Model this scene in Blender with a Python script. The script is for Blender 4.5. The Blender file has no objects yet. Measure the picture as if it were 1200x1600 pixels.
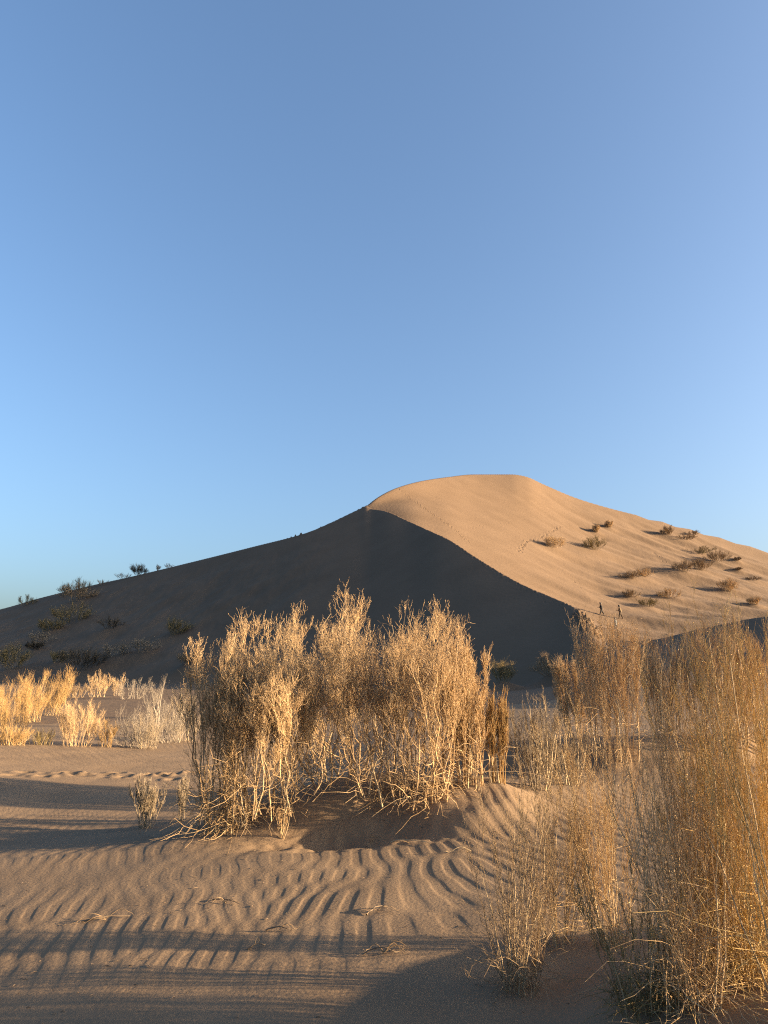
import bpy, math, random
import numpy as np
from mathutils import Vector

R = math.radians
scene = bpy.context.scene
COL = scene.collection

# ------------------------------------------------------------------ camera
F = 1111.0                      # focal length in photo pixels (1200 x 1600)
PITCH = R(13.2)
EYE = 2.0
cam_d = bpy.data.cameras.new("camera")
cam_d.sensor_fit = 'VERTICAL'
cam_d.sensor_height = 36.0
cam_d.lens = 25.0
cam_d.clip_start = 0.05
cam_d.clip_end = 9000.0
cam = bpy.data.objects.new("camera", cam_d)
COL.objects.link(cam)
cam.location = (0, 0, EYE)
cam.rotation_euler = (R(90) + PITCH, 0, 0)
scene.camera = cam

# ------------------------------------------------------------------ light
SUN_EL = R(10.0)
SUN_AZ = R(97)                  # clockwise from +Y (straight ahead): from the right, a touch behind
world = bpy.data.worlds.new("World")
scene.world = world
world.use_nodes = True
wn = world.node_tree
for n in list(wn.nodes):
    wn.nodes.remove(n)
sky = wn.nodes.new('ShaderNodeTexSky')
sky.sky_type = 'NISHITA'
sky.sun_disc = False
sky.sun_elevation = SUN_EL
sky.sun_rotation = SUN_AZ
sky.altitude = 600
sky.air_density = 1.0
sky.dust_density = 7.5
sky.ozone_density = 3.0
bg = wn.nodes.new('ShaderNodeBackground')
bg.inputs['Strength'].default_value = 0.080
wo = wn.nodes.new('ShaderNodeOutputWorld')
tint = wn.nodes.new('ShaderNodeMix'); tint.data_type = 'RGBA'; tint.blend_type = 'MULTIPLY'     # the camera's white balance on the sky
tint.inputs['Factor'].default_value = 1.0
tint.inputs['B'].default_value = (1.03, 1.0, 0.97, 1)
wn.links.new(sky.outputs[0], tint.inputs['A'])
wn.links.new(tint.outputs['Result'], bg.inputs[0])
wn.links.new(bg.outputs[0], wo.inputs[0])

sun_d = bpy.data.lights.new("sun", 'SUN')
sun_d.energy = 5.0
sun_d.angle = R(0.53)
sun_d.color = (1.0, 0.71, 0.41)
sun = bpy.data.objects.new("sun", sun_d)
COL.objects.link(sun)
sdir = Vector((math.sin(SUN_AZ) * math.cos(SUN_EL), math.cos(SUN_AZ) * math.cos(SUN_EL), math.sin(SUN_EL)))
sun.rotation_euler = sdir.to_track_quat('Z', 'Y').to_euler()
sun.location = (60, -10, 40)

scene.view_settings.view_transform = 'Standard'
scene.view_settings.look = 'None'
scene.view_settings.exposure = 2.45
scene.view_settings.gamma = 1.0
scene.render.engine = 'CYCLES'
scene.cycles.use_denoising = False
scene.cycles.use_adaptive_sampling = False
scene.cycles.filter_width = 1.2
scene.cycles.max_bounces = 6
scene.cycles.diffuse_bounces = 3
scene.cycles.transparent_max_bounces = 4

# ------------------------------------------------------------------ numeric helpers
CP, SP = math.cos(PITCH), math.sin(PITCH)


def ut(px, py):
    """photo pixel -> (x/y, (z-eye)/y) of the ray"""
    a = (np.asarray(px, float) - 600.0) / F
    b = (800.0 - np.asarray(py, float)) / F
    d = CP - b * SP
    return a / d, (SP + b * CP) / d


def ss(a, b, x):
    t = np.clip((x - a) / (b - a), 0, 1)
    return t * t * (3 - 2 * t)


def pchip(xk, yk, x):
    xk = np.asarray(xk, float); yk = np.asarray(yk, float)
    o = np.argsort(xk); xk = xk[o]; yk = yk[o]
    h = np.diff(xk); d = np.diff(yk) / h
    m = np.zeros_like(yk)
    for i in range(1, len(xk) - 1):
        if d[i - 1] * d[i] > 0:
            w1 = 2 * h[i] + h[i - 1]; w2 = h[i] + 2 * h[i - 1]
            m[i] = (w1 + w2) / (w1 / d[i - 1] + w2 / d[i])
    m[0] = d[0]; m[-1] = d[-1]
    x = np.clip(x, xk[0], xk[-1])
    i = np.clip(np.searchsorted(xk, x) - 1, 0, len(xk) - 2)
    t = (x - xk[i]) / h[i]
    return ((2 * t**3 - 3 * t**2 + 1) * yk[i] + (t**3 - 2 * t**2 + t) * h[i] * m[i]
            + (-2 * t**3 + 3 * t**2) * yk[i + 1] + (t**3 - t**2) * h[i] * m[i + 1])


_rs = np.random.RandomState(7)
_perm = _rs.permutation(512)
_grad = _rs.rand(512) * 2 * math.pi


def gnoise(x, y):
    x = np.asarray(x, float); y = np.asarray(y, float)
    xi = np.floor(x).astype(np.int64); yi = np.floor(y).astype(np.int64)
    xf = x - xi; yf = y - yi
    u = xf**3 * (xf * (xf * 6 - 15) + 10); v = yf**3 * (yf * (yf * 6 - 15) + 10)

    def g(ix, iy, dx, dy):
        h = _grad[(_perm[(ix & 511)] + iy * 37) & 511]
        return np.cos(h) * dx + np.sin(h) * dy
    a = g(xi, yi, xf, yf); b = g(xi + 1, yi, xf - 1, yf)
    c = g(xi, yi + 1, xf, yf - 1); d = g(xi + 1, yi + 1, xf - 1, yf - 1)
    return (a + u * (b - a)) * (1 - v) + (c + u * (d - c)) * v


def fbm(x, y, o=4):
    s = 0; a = 1.0
    for i in range(o):
        s = s + a * gnoise(x * 2**i + 17.3 * i, y * 2**i - 9.1 * i); a *= 0.5
    return s


# ------------------------------------------------------------------ the sand: near ground
def gauss(x, y, cx, cy, sx, sy, h, rot=0):
    c, s = math.cos(rot), math.sin(rot)
    dx = x - cx; dy = y - cy
    a = (dx * c + dy * s) / sx; b = (-dx * s + dy * c) / sy
    return h * np.exp(-(a * a + b * b) * 0.5)


def plateau(x, y, cx, cy, rx, ry, h, e, rot=0):
    c, s = math.cos(rot), math.sin(rot)
    dx = x - cx; dy = y - cy
    a = (dx * c + dy * s) / rx; b = (-dx * s + dy * c) / ry
    d = np.sqrt(a * a + b * b) + 0.12 * gnoise(x * 1.7 + 3, y * 1.7)
    return h * ss(1 + e, 1 - e, d)


def near_h(x, y):
    z = 0.04 * np.clip(x, -7, 7)
    z = z - 0.40 * ss(8.5, 14, y) * ss(0.5, -3.5, x)
    z = z + 0.065 * np.clip(-(x + 2.5), 0, 11) * ss(12.5, 17, y) * ss(42, 30, y)
    z = z + 0.06 * fbm(x * 0.28 + 2, y * 0.28 + 5, 3)
    z = z + gauss(x, y, -0.7, 11.9, 1.7, 0.95, 0.34)
    z = z - gauss(x, y, -0.45, 10.15, 0.8, 0.36, 0.22) * (1 + 0.8 * fbm(x * 1.6 + 5, y * 1.6, 3))
    z = z + plateau(x, y, 1.2, 10.8, 0.9, 0.85, 0.20, 0.42)
    z = z + plateau(x, y, -0.9, 11.75, 1.5, 0.85, 0.16, 0.16)
    z = z + gauss(x, y, 1.9, 11.8, 1.1, 0.8, 0.16)
    z = z + plateau(x, y, 5.2, 15.6, 3.9, 1.5, 0.42, 0.22)
    z = z + gauss(x, y, 5.2, 15.2, 3.8, 1.9, 0.22)
    z = z + gauss(x, y, -7.5, 14.0, 2.2, 0.8, 0.10)
    # mound the right-hand foreground shrubs grow on
    z = z + plateau(x, y, 2.5, 4.9, 1.35, 0.95, 0.20, 0.28, 0.35)
    z = z + gauss(x, y, 4.6, 3.9, 1.2, 1.6, 0.55)
    z = z + gauss(x, y, 2.6, 2.4, 1.6, 1.0, 0.35)
    z = z - gauss(x, y, 0.9, 5.0, 0.8, 0.5, 0.06)
    return z


# ------------------------------------------------------------------ the sand: the big dune
def tab(rows):
    r = np.array(rows, float)
    u, t = ut(r[:, 0], r[:, 1])
    return u, t, r[:, 2]


UG = np.linspace(-1.6, 1.6, 6001)


def blur(a, sd):
    k = int(sd * 3 / (UG[1] - UG[0])); g = np.exp(-0.5 * (np.arange(-k, k + 1) * (UG[1] - UG[0]) / sd) ** 2)
    return np.convolve(np.pad(a, k, mode='edge'), g / g.sum(), 'valid')


CREASE = [(572, 791, 252), (580, 795, 247), (600, 798, 236), (640, 815, 212), (680, 833, 184), (700, 842, 175),
          (740, 868, 157), (780, 893, 142), (820, 915, 129), (860, 932, 118), (900, 950, 106), (918, 963, 100),
          (930, 980, 94), (937, 989, 91), (955, 1000, 86), (1000, 1001, 79), (1100, 981, 69), (1200, 963, 61),
          (1500, 950, 50), (2300, 1010, 45)]
SKYL = [(-1100, 1062, 250), (-700, 1045, 280), (-300, 1005, 300), (0, 952, 300), (60, 935, 297), (150, 913, 290), (200, 902, 284), (300, 878, 270),
        (400, 853, 253), (480, 832, 243), (520, 815, 246), (560, 796, 251), (572, 791, 252.5), (578, 786, 254), (590, 777, 259), (620, 762, 273),
        (660, 751, 297), (700, 745, 322), (740, 741, 345), (800, 741, 364), (820, 744, 368), (850, 757, 373), (900, 778, 379), (960, 796, 383),
        (1000, 806, 386), (1100, 833, 391), (1200, 862, 393), (1300, 893, 385), (1500, 945, 350), (2000, 1040, 300)]
SKYA = [r for r in SKYL if r[0] <= 572]
TOE = [(-1100, 1085, 160), (-300, 1076, 178), (0, 1067, 174), (300, 1070, 148), (600, 1076, 108), (800, 1075, 86), (900, 1068, 70),
       (935, 1062, 56), (1000, 1060, 46), (1200, 1055, 42), (1600, 1050, 36), (2300, 1060, 34)]

u_, t_, y_ = tab(SKYL)
TS = pchip(u_, t_, UG); YS = pchip(u_, y_, UG)
cr = SKYA + CREASE[1:]
u_, t_, y_ = tab(cr)
TC = pchip(u_, t_, UG); YC = pchip(u_, y_, UG)
u_, t_, y_ = tab(TOE)
TT = pchip(u_, t_, UG); YT = pchip(u_, y_, UG)
U575 = float(ut(574, 792)[0])
U935 = float(ut(937, 989)[0])
ux = lambda px, py: float(ut(px, py)[0])
PA = pchip([-1.6, ux(0, 1000), ux(250, 1000), ux(500, 900), ux(700, 900), ux(850, 950), ux(935, 985), ux(1100, 1000), 1.6],
           [1.1, 1.12, 1.15, 1.15, 1.15, 1.2, 1.3, 1.25, 1.2], UG)
PB = pchip([-1.6, ux(600, 790), ux(740, 800), ux(900, 880), ux(1000, 900), ux(1200, 900), 1.6],
           [1.2, 1.2, 1.45, 1.75, 1.9, 2.0, 2.0], UG)
DIP = blur(pchip([-1.6, ux(930, 989), ux(1010, 1000), ux(1100, 1000), 1.6], [0, 0, 1.4, 2.6, 3.0], UG), .02)


PA = blur(PA, .03); PB = blur(PB, .03); YT = blur(YT, .03); TT = blur(TT, .03)
YS = blur(YS, .012); TS = blur(TS, .0025)
TSW = blur(TS, .05); TCW = blur(TC, .05); YCW = blur(YC, .03)
TC = blur(TC, .003); YC = blur(YC, .006)


def dune_h(x, y):
    Y = np.maximum(y, 1.0)
    u = np.clip(x / Y, -1.59, 1.59)
    f = lambda A: np.interp(u, UG, A)
    yt, ts_, yc, tc, ys, tsk, pa, pb, dip = f(YT), f(TT), f(YC), f(TC), f(YS), f(TS), f(PA), f(PB), f(DIP)
    z0 = -0.45 + 1.1 * ss(-0.15, 0.35, u)
    zt = EYE + ts_ * yt; zc = EYE + tc * yc; zs = EYE + tsk * ys
    lerp = z0 + (zt - z0) * ss(0, 1, (Y - 20) / np.maximum(yt - 20, 1))
    sa = np.clip((Y - yt) / (yc - yt), 0, 1)
    zcw = EYE + f(TCW) * yc; zsw = EYE + f(TSW) * ys
    za = zt + (zcw - zt) * sa**pa + (zc - zcw) * ss(0.45, 1.0, sa)
    den = np.maximum(ys - yc, 0.5)
    ycw = f(YCW)
    sb = np.clip((Y - yc) / den, 0, 1)
    base_b = lambda yy: zcw + (zsw - zcw) * np.clip((yy - ycw) / np.maximum(ys - ycw, .5), 0, 1)**pb
    zb = base_b(Y) + (zc - base_b(yc)) * (1 - ss(0, 0.2, sb)) + (zs - zsw) * ss(0.7, 1.0, sb) - 0.028 * den * ss(0, 0.1, sb) * np.exp(-(sb / 0.28) ** 2) * (u > U575) - dip * np.clip((Y - yc) / 9, 0, 1) * np.exp(-np.clip((Y - yc - 9), 0, None) / 25)
    over = np.maximum(Y - ys, 0)
    zo = zs - np.where(over < 30, over**2 / 90.0, 10 + (over - 30) * 0.55)
    zo = np.maximum(zo, -1.0)
    z = np.where(Y < yt, lerp, np.where(Y < yc, za, np.where(Y <= ys, zb, zo)))
    # broad undulation of the lit face and the shaded apron
    lit = np.clip(np.minimum((Y - yc) / 25, (ys - Y) / 25), 0, 1) * (u > U575)
    r = 0.55 * x + 0.83 * y          # across the diagonal folds
    q = 0.83 * x - 0.55 * y
    right = ss(0.12, 0.42, u)
    z = z + lit * (0.35 + 2.6 * right) * fbm(r / 24.0 + 3, q / 80.0, 3)
    z = z + lit * 0.22 * right * fbm(x / 6.0, y / 9.0, 3)
    dark = np.clip(np.minimum((Y - yt) / 20, (yc - Y) / 25), 0, 1) * ss(0.02, -0.25, u)
    z = z + dark * (1.2 * fbm(x / 16.0 + 9, y / 22.0, 4) + 0.22 * fbm(x / 3.5, y / 7.0, 3))
    return z


HUMPS = []      # sand heaped up round the dune's bushes: (x, y, radius, height)


def H(x, y, detail=True):
    x = np.asarray(x, float); y = np.asarray(y, float)
    w = ss(20, 40, y)
    z = np.zeros(np.broadcast(x, y).shape)
    zn = near_h(x, y); zd = dune_h(x, y)
    z = zn * (1 - w) + zd * w
    side = ss(1.3, 0.75, np.abs(np.arctan2(x, np.maximum(y, 1e-3))))
    z = z * (1 - w) + (z * side + 0.0 * (1 - side)) * w
    return z


def hit(px, py, ymin=2.5, ymax=420.0):
    u, t = ut(px, py)
    Y = np.exp(np.linspace(math.log(ymin), math.log(ymax), 14000))
    g = H(u * Y, Y) - (EYE + t * Y)
    k = np.nonzero(g >= 0)[0]
    i = k[0] if len(k) else int(np.argmax(g))
    Yh = Y[i]
    return Vector((float(u * Yh), float(Yh), float(H(u * Yh, Yh))))


# ------------------------------------------------------------------ ripples on the near sand
_rr = np.random.RandomState(21)
_WK = [(1 + 0.12 * _rr.randn(), 0.14 * _rr.randn(), _rr.rand() * 6.28) for _ in range(12)]


def ripples(x, y):
    k0 = 2 * math.pi / 0.195
    f = 0.45 * ss(-0.6, 3.0, x) * np.clip(y - 9.8, -3.5, 4) * ss(14, 11, y)
    f = f - 0.5 * ss(11, 17, y) * (y - 15) * ss(1, -2, x) * ss(60, 30, y)
    f = f + 0.096 * np.clip(-x, 0, 4) * np.clip(y - 7.8, -2.5, 2.5)
    f = f + 0.12 * gnoise(x * 0.55, y * 0.4) + 0.05 * gnoise(x * 1.6, y * 0.8 + 4)
    X = x + f
    h = 0
    for s, a, p in _WK:
        h = h + np.cos(k0 * s * (X * math.cos(a) + y * math.sin(a)) + p)
    h = h / math.sqrt(len(_WK) / 2.0)
    h = np.tanh(h * 1.5)
    h = h - 0.25 * h * h
    w = 0.62 + 0.30 * ss(-0.25, 0.45, fbm(x * 0.3 + 8, y * 0.22, 2))
    w = w + 0.5 * gauss(x, y, 0.1, 8.0, 1.6, 1.2, 1.0) + 0.45 * gauss(x, y, 1.5, 9.6, 0.9, 1.6, 1.0)
    w = w + 0.5 * gauss(x, y, -7, 22, 8, 4, 1.0)
    w = w * (1 - 0.92 * gauss(x, y, -0.7, 10.2, 0.9, 0.45, 1.0)) * (1 - 0.8 * gauss(x, y, -0.9, 11.9, 1.9, 0.8, 1.0))
    w = w * (1 - 0.75 * gauss(x, y, -3.8, 8.6, 2.4, 0.9, 1.0)) * (1 - 0.9 * ss(6.2, 5.2, y))
    w = w * (1 - ss(30, 45, y))
    return 0.0034 * w * h


# ------------------------------------------------------------------ object helpers
def tag(o, label=None, cat=None, group=None, kind=None):
    if label: o['label'] = label
    if cat: o['category'] = cat
    if group: o['group'] = group
    if kind: o['kind'] = kind
    return o


def empty(name, loc, rz=0.0):
    o = bpy.data.objects.new(name, None)
    COL.objects.link(o)
    o.location = loc
    o.rotation_euler = (0, 0, rz)
    o.empty_display_size = 0.2
    return o


def mesh_np(name, v, quads=None, tris=None, mat=None, parent=None, smooth=True):
    me = bpy.data.meshes.new(name)
    v = np.ascontiguousarray(v, dtype=np.float32)
    me.vertices.add(len(v)); me.vertices.foreach_set('co', v.ravel())
    nq = 0 if quads is None else len(quads); nt = 0 if tris is None else len(tris)
    idx = []; 
    if nq: idx.append(np.asarray(quads, np.int32).ravel())
    if nt: idx.append(np.asarray(tris, np.int32).ravel())
    idx = np.concatenate(idx)
    me.loops.add(len(idx)); me.loops.foreach_set('vertex_index', idx)
    start = np.concatenate([np.arange(nq, dtype=np.int32) * 4, nq * 4 + np.arange(nt, dtype=np.int32) * 3])
    me.polygons.add(nq + nt)
    me.polygons.foreach_set('loop_start', start.astype(np.int32))
    me.update(calc_edges=True)
    if smooth:
        me.polygons.foreach_set('use_smooth', np.ones(nq + nt, dtype=bool))
    if mat: me.materials.append(mat)
    me.validate()
    o = bpy.data.objects.new(name, me)
    COL.objects.link(o)
    if parent: o.parent = parent
    return o


# ------------------------------------------------------------------ materials
def new_mat(name):
    m = bpy.data.materials.new(name)
    m.use_nodes = True
    return m, m.node_tree, m.node_tree.nodes['Principled BSDF']


def sand_mat(name, c1, c2, grain_scale, grain, mid_scale, mid):
    m, nt, b = new_mat(name)
    N = nt.nodes; L = nt.links
    tc = N.new('ShaderNodeTexCoord')
    n1 = N.new('ShaderNodeTexNoise'); n1.inputs['Scale'].default_value = mid_scale; n1.inputs['Detail'].default_value = 6
    n2 = N.new('ShaderNodeTexNoise'); n2.inputs['Scale'].default_value = grain_scale; n2.inputs['Detail'].default_value = 3
    n3 = N.new('ShaderNodeTexNoise'); n3.inputs['Scale'].default_value = grain_scale * 0.12; n3.inputs['Detail'].default_value = 5
    for n in (n1, n2, n3):
        L.new(tc.outputs['Object'], n.inputs['Vector'])
    mx = N.new('ShaderNodeMix'); mx.data_type = 'RGBA'
    mx.inputs['A'].default_value = (*c1, 1); mx.inputs['B'].default_value = (*c2, 1)
    ad = N.new('ShaderNodeMath'); ad.operation = 'MULTIPLY_ADD'
    L.new(n2.outputs['Fac'], ad.inputs[0]); ad.inputs[1].default_value = 0.7
    sb = N.new('ShaderNodeMath'); sb.operation = 'MULTIPLY_ADD'
    L.new(n1.outputs['Fac'], sb.inputs[0]); sb.inputs[1].default_value = 0.9; sb.inputs[2].default_value = -0.3
    L.new(sb.outputs[0], ad.inputs[2])
    L.new(ad.outputs[0], mx.inputs['Factor'])
    L.new(mx.outputs['Result'], b.inputs['Base Color'])
    b.inputs['Roughness'].default_value = 0.95
    b.inputs['Specular IOR Level'].default_value = 0.15
    bp1 = N.new('ShaderNodeBump'); bp1.inputs['Strength'].default_value = 1.0; bp1.inputs['Distance'].default_value = grain
    L.new(n2.outputs['Fac'], bp1.inputs['Height'])
    bp2 = N.new('ShaderNodeBump'); bp2.inputs['Strength'].default_value = 1.0; bp2.inputs['Distance'].default_value = mid
    L.new(n3.outputs['Fac'], bp2.inputs['Height'])
    L.new(bp2.outputs[0], bp1.inputs['Normal'])
    L.new(bp1.outputs[0], b.inputs['Normal'])
    return m


def twig_mat(name, c1, c2, c3, rough=0.75, trans=0.0):
    """three-colour mix, one draw per twig"""
    m, nt, b = new_mat(name)
    N = nt.nodes; L = nt.links
    g = N.new('ShaderNodeNewGeometry')
    r = N.new('ShaderNodeValToRGB')
    r.color_ramp.elements[0].color = (*c1, 1); r.color_ramp.elements[1].color = (*c3, 1)
    e = r.color_ramp.elements.new(0.5); e.color = (*c2, 1)
    L.new(g.outputs['Random Per Island'], r.inputs[0])
    tc = N.new('ShaderNodeTexCoord')
    n = N.new('ShaderNodeTexNoise'); n.inputs['Scale'].default_value = 9; n.inputs['Detail'].default_value = 4
    L.new(tc.outputs['Object'], n.inputs['Vector'])
    mr = N.new('ShaderNodeMapRange'); mr.inputs['To Min'].default_value = 0.6; mr.inputs['To Max'].default_value = 1.4
    L.new(n.outputs['Fac'], mr.inputs['Value'])
    mu = N.new('ShaderNodeMix'); mu.data_type = 'RGBA'; mu.blend_type = 'MULTIPLY'; mu.inputs['Factor'].default_value = 1
    L.new(r.outputs[0], mu.inputs['A']); L.new(mr.outputs[0], mu.inputs['B'])
    L.new(mu.outputs['Result'], b.inputs['Base Color'])
    b.inputs['Roughness'].default_value = rough
    b.inputs['Specular IOR Level'].default_value = 0.25
    return m


def plain_mat(name, c, rough=0.8):
    m, nt, b = new_mat(name)
    N = nt.nodes; L = nt.links
    n = N.new('ShaderNodeTexNoise'); n.inputs['Scale'].default_value = 14
    mr = N.new('ShaderNodeMapRange'); mr.inputs['To Min'].default_value = 0.75; mr.inputs['To Max'].default_value = 1.25
    L.new(n.outputs['Fac'], mr.inputs['Value'])
    mu = N.new('ShaderNodeMix'); mu.data_type = 'RGBA'; mu.blend_type = 'MULTIPLY'; mu.inputs['Factor'].default_value = 1
    mu.inputs['A'].default_value = (*c, 1); L.new(mr.outputs[0], mu.inputs['B'])
    L.new(mu.outputs['Result'], b.inputs['Base Color'])
    b.inputs['Roughness'].default_value = rough
    return m


M_SAND = sand_mat("near_sand", (0.124, 0.086, 0.054), (0.197, 0.142, 0.092), 260.0, 0.0016, 1.1, 0.006)
M_DUNE = sand_mat("dune_sand", (0.087, 0.059, 0.037), (0.136, 0.095, 0.063), 9.0, 0.016, 0.09, 0.10)
M_STRAW = twig_mat("straw_twigs", (0.25, 0.17, 0.09), (0.40, 0.275, 0.145), (0.52, 0.385, 0.23))
M_GOLD = twig_mat("golden_twigs", (0.22, 0.13, 0.05), (0.30, 0.19, 0.075), (0.36, 0.26, 0.13))
M_RUST = twig_mat("russet_twigs", (0.27, 0.17, 0.08), (0.38, 0.255, 0.12), (0.48, 0.35, 0.18))
M_AMBER = twig_mat("amber_twigs", (0.27, 0.172, 0.06), (0.41, 0.275, 0.105), (0.51, 0.375, 0.17))
M_GREY = twig_mat("grey_twigs", (0.14, 0.105, 0.068), (0.22, 0.175, 0.12), (0.31, 0.26, 0.195))
M_WHITE = twig_mat("bleached_twigs", (0.13, 0.11, 0.09), (0.20, 0.172, 0.14), (0.28, 0.245, 0.20))
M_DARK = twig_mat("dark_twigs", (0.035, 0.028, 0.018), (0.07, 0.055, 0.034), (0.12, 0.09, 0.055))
M_OLIVE = twig_mat("olive_twigs", (0.09, 0.07, 0.03), (0.17, 0.13, 0.055), (0.26, 0.19, 0.085))
M_BROWN = twig_mat("brown_twigs", (0.15, 0.10, 0.055), (0.23, 0.16, 0.092), (0.32, 0.235, 0.14))
M_BARK = twig_mat("pale_bark", (0.22, 0.16, 0.095), (0.30, 0.23, 0.14), (0.38, 0.31, 0.21))
M_DBARK = twig_mat("dark_bark", (0.08, 0.06, 0.04), (0.12, 0.09, 0.06), (0.18, 0.13, 0.09))

# ------------------------------------------------------------------ terrain meshes
AZ_D = np.linspace(R(-33), R(33), 1250)
AZ_L = -R(33) - (R(147)) * (np.linspace(0, 1, 110)[1:] ** 1.6)
AZ = np.concatenate([AZ_L[::-1], AZ_D, -AZ_L[:-1]])   # wraps at +-180


def rows(*segs):
    out = []
    for a, b, st in segs:
        n = max(2, int(round(math.log(b / a) / st)))
        out.append(np.exp(np.linspace(math.log(a), math.log(b), n + 1))[:-1])
    out.append(np.array([segs[-1][1]]))
    return np.concatenate(out)


R_NEAR = rows((0.4, 3.2, 0.05), (3.2, 13.0, 0.0038), (13.0, 44.0, 0.0062))
R_FAR = rows((44.0, 410.0, 0.0034), (410.0, 560.0, 0.02), (560.0, 6000.0, 0.12))


def grid_xy(rr):
    A, RR = np.meshgrid(AZ, rr)
    return RR * np.sin(A), RR * np.cos(A)


def grid_mesh(name, X, Y, Z, mat, centre=False):
    nr, nc = X.shape
    v = np.stack([X, Y, Z], -1).reshape(-1, 3)
    i = np.arange(nr - 1)[:, None] * nc; j = np.arange(nc)[None, :]; j2 = (j + 1) % nc
    q = np.stack([i + j, i + j2, i + nc + j2, i + nc + j], -1).reshape(-1, 4)
    tris = None
    if centre:
        v = np.concatenate([v, [[0, 0, float(Z[0].mean())]]])
        c = len(v) - 1
        tris = np.stack([np.full(nc, c), (np.arange(nc) + 1) % nc, np.arange(nc)], -1)
    q = q[:, ::-1]
    return mesh_np(name, v, q, None if tris is None else tris, mat)


def dents(X, Y, Z, rr, prints):
    """press footprints (x, y, heading, half length, half width, depth, rim) into a polar grid"""
    for (fx, fy, hd, hl, hw, dp, rim) in prints:
        r = math.hypot(fx, fy); a = math.atan2(fx, fy); e = hl * 2.6
        i0 = np.searchsorted(rr, r - e); i1 = np.searchsorted(rr, r + e)
        j0 = np.searchsorted(AZ, a - e / r); j1 = np.searchsorted(AZ, a + e / r)
        if i1 <= i0 or j1 <= j0: continue
        dx = X[i0:i1, j0:j1] - fx; dy = Y[i0:i1, j0:j1] - fy
        c, s = math.cos(hd), math.sin(hd)
        p = (dx * c + dy * s) / hl; q = (-dx * s + dy * c) / hw
        d2 = p * p + q * q
        Z[i0:i1, j0:j1] += -dp * np.exp(-d2 * 1.2) + rim * dp * np.exp(-(np.sqrt(d2) - 1.7) ** 2 * 3.0)


rng = random.Random(5)


def trail(pts, step, size, depth, jitter=0.12, side=0.12, rim=0.35, skip=0.0):
    """footprints along a world polyline"""
    out = []
    P = [Vector((p[0], p[1], 0)) for p in pts]
    k = 0
    for a, b in zip(P, P[1:]):
        d = (b - a); n = max(1, int(d.length / step)); dn = d.normalized()
        for i in range(n):
            k += 1
            if rng.random() < skip: continue
            q = a + d * (i / n) + Vector((-dn.y, dn.x, 0)) * (side if k % 2 else -side)
            q += Vector((rng.gauss(0, jitter), rng.gauss(0, jitter), 0))
            out.append((q.x, q.y, math.atan2(dn.y, dn.x) + rng.gauss(0, 0.25), size * rng.uniform(.8, 1.2), size * .5 * rng.uniform(.8, 1.25),
                        depth * rng.uniform(.6, 1.25), rim))
    return out


# ------------------------------------------------------------------ shrubs
def unit(v):
    return v / np.maximum(np.linalg.norm(v, axis=-1, keepdims=True), 1e-9)


def tube_arrays(pts, rad, sides=3):
    n, p, _ = pts.shape
    t = unit(np.gradient(pts, axis=1))
    ref = np.array([0.31, 0.87, 0.13])
    a = unit(np.cross(t, ref)); b = np.cross(t, a)
    ang = np.arange(sides) * 2 * math.pi / sides
    v = pts[:, :, None, :] + rad[:, :, None, None] * (np.cos(ang)[None, None, :, None] * a[:, :, None, :] + np.sin(ang)[None, None, :, None] * b[:, :, None, :])
    v = v.reshape(-1, 3)
    base = (np.arange(n)[:, None, None] * p + np.arange(p - 1)[None, :, None]) * sides
    s = np.arange(sides)[None, None, :]; s2 = (s + 1) % sides
    q = np.stack([base + s, base + s2, base + sides + s2, base + sides + s], -1).reshape(-1, 4)
    return v, q


def tubes(name, strands, mat, parent, sides=3):
    V = []; Q = []; off = 0
    for pts, rad in strands:
        if len(pts) == 0: continue
        v, q = tube_arrays(pts, rad, sides)
        V.append(v); Q.append(q + off); off += len(v)
    return mesh_np(name, np.concatenate(V), np.concatenate(Q), None, mat, parent)


def sample(pts, idx, t):
    p = pts.shape[1] - 1
    f = t * p; i = np.clip(f.astype(int), 0, p - 1); f = f - i
    a = pts[idx, i]; b = pts[idx, i + 1]
    return a + (b - a) * f[:, None], unit(b - a)


def grow(rs, parents, prad, n, t0, t1, length, taper, spread, up, curl, wig, P, rad, tpow=1.0):
    """n children per parent strand; returns (pts, rad)"""
    N = len(parents); M = int(N * n)
    idx = rs.randint(0, N, M) if n < 1 else np.repeat(np.arange(N), int(n))
    M = len(idx)
    t = t0 + (t1 - t0) * rs.rand(M) ** tpow
    o, tan = sample(parents, idx, t)
    rnd = unit(rs.randn(M, 3))
    d = unit(tan + rnd * spread + np.array([0, 0, up]))
    L = length * (1 - taper * t) * (0.55 + 0.9 * rs.rand(M))
    s = np.linspace(0, 1, P)
    pts = o[:, None, :] + d[:, None, :] * (L[:, None] * s)[:, :, None]
    pts[:, :, 2] += (curl * L)[:, None] * (s ** 2)[None, :]
    w = np.cumsum(rs.randn(M, P, 3), axis=1); w = w - w[:, :1]
    pts = pts + w * (wig * L / P)[:, None, None]
    r0 = rad * (0.7 + 0.6 * rs.rand(M))
    rr = r0[:, None] * np.linspace(1, 0.45, P)[None, :]
    return pts, rr


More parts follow.
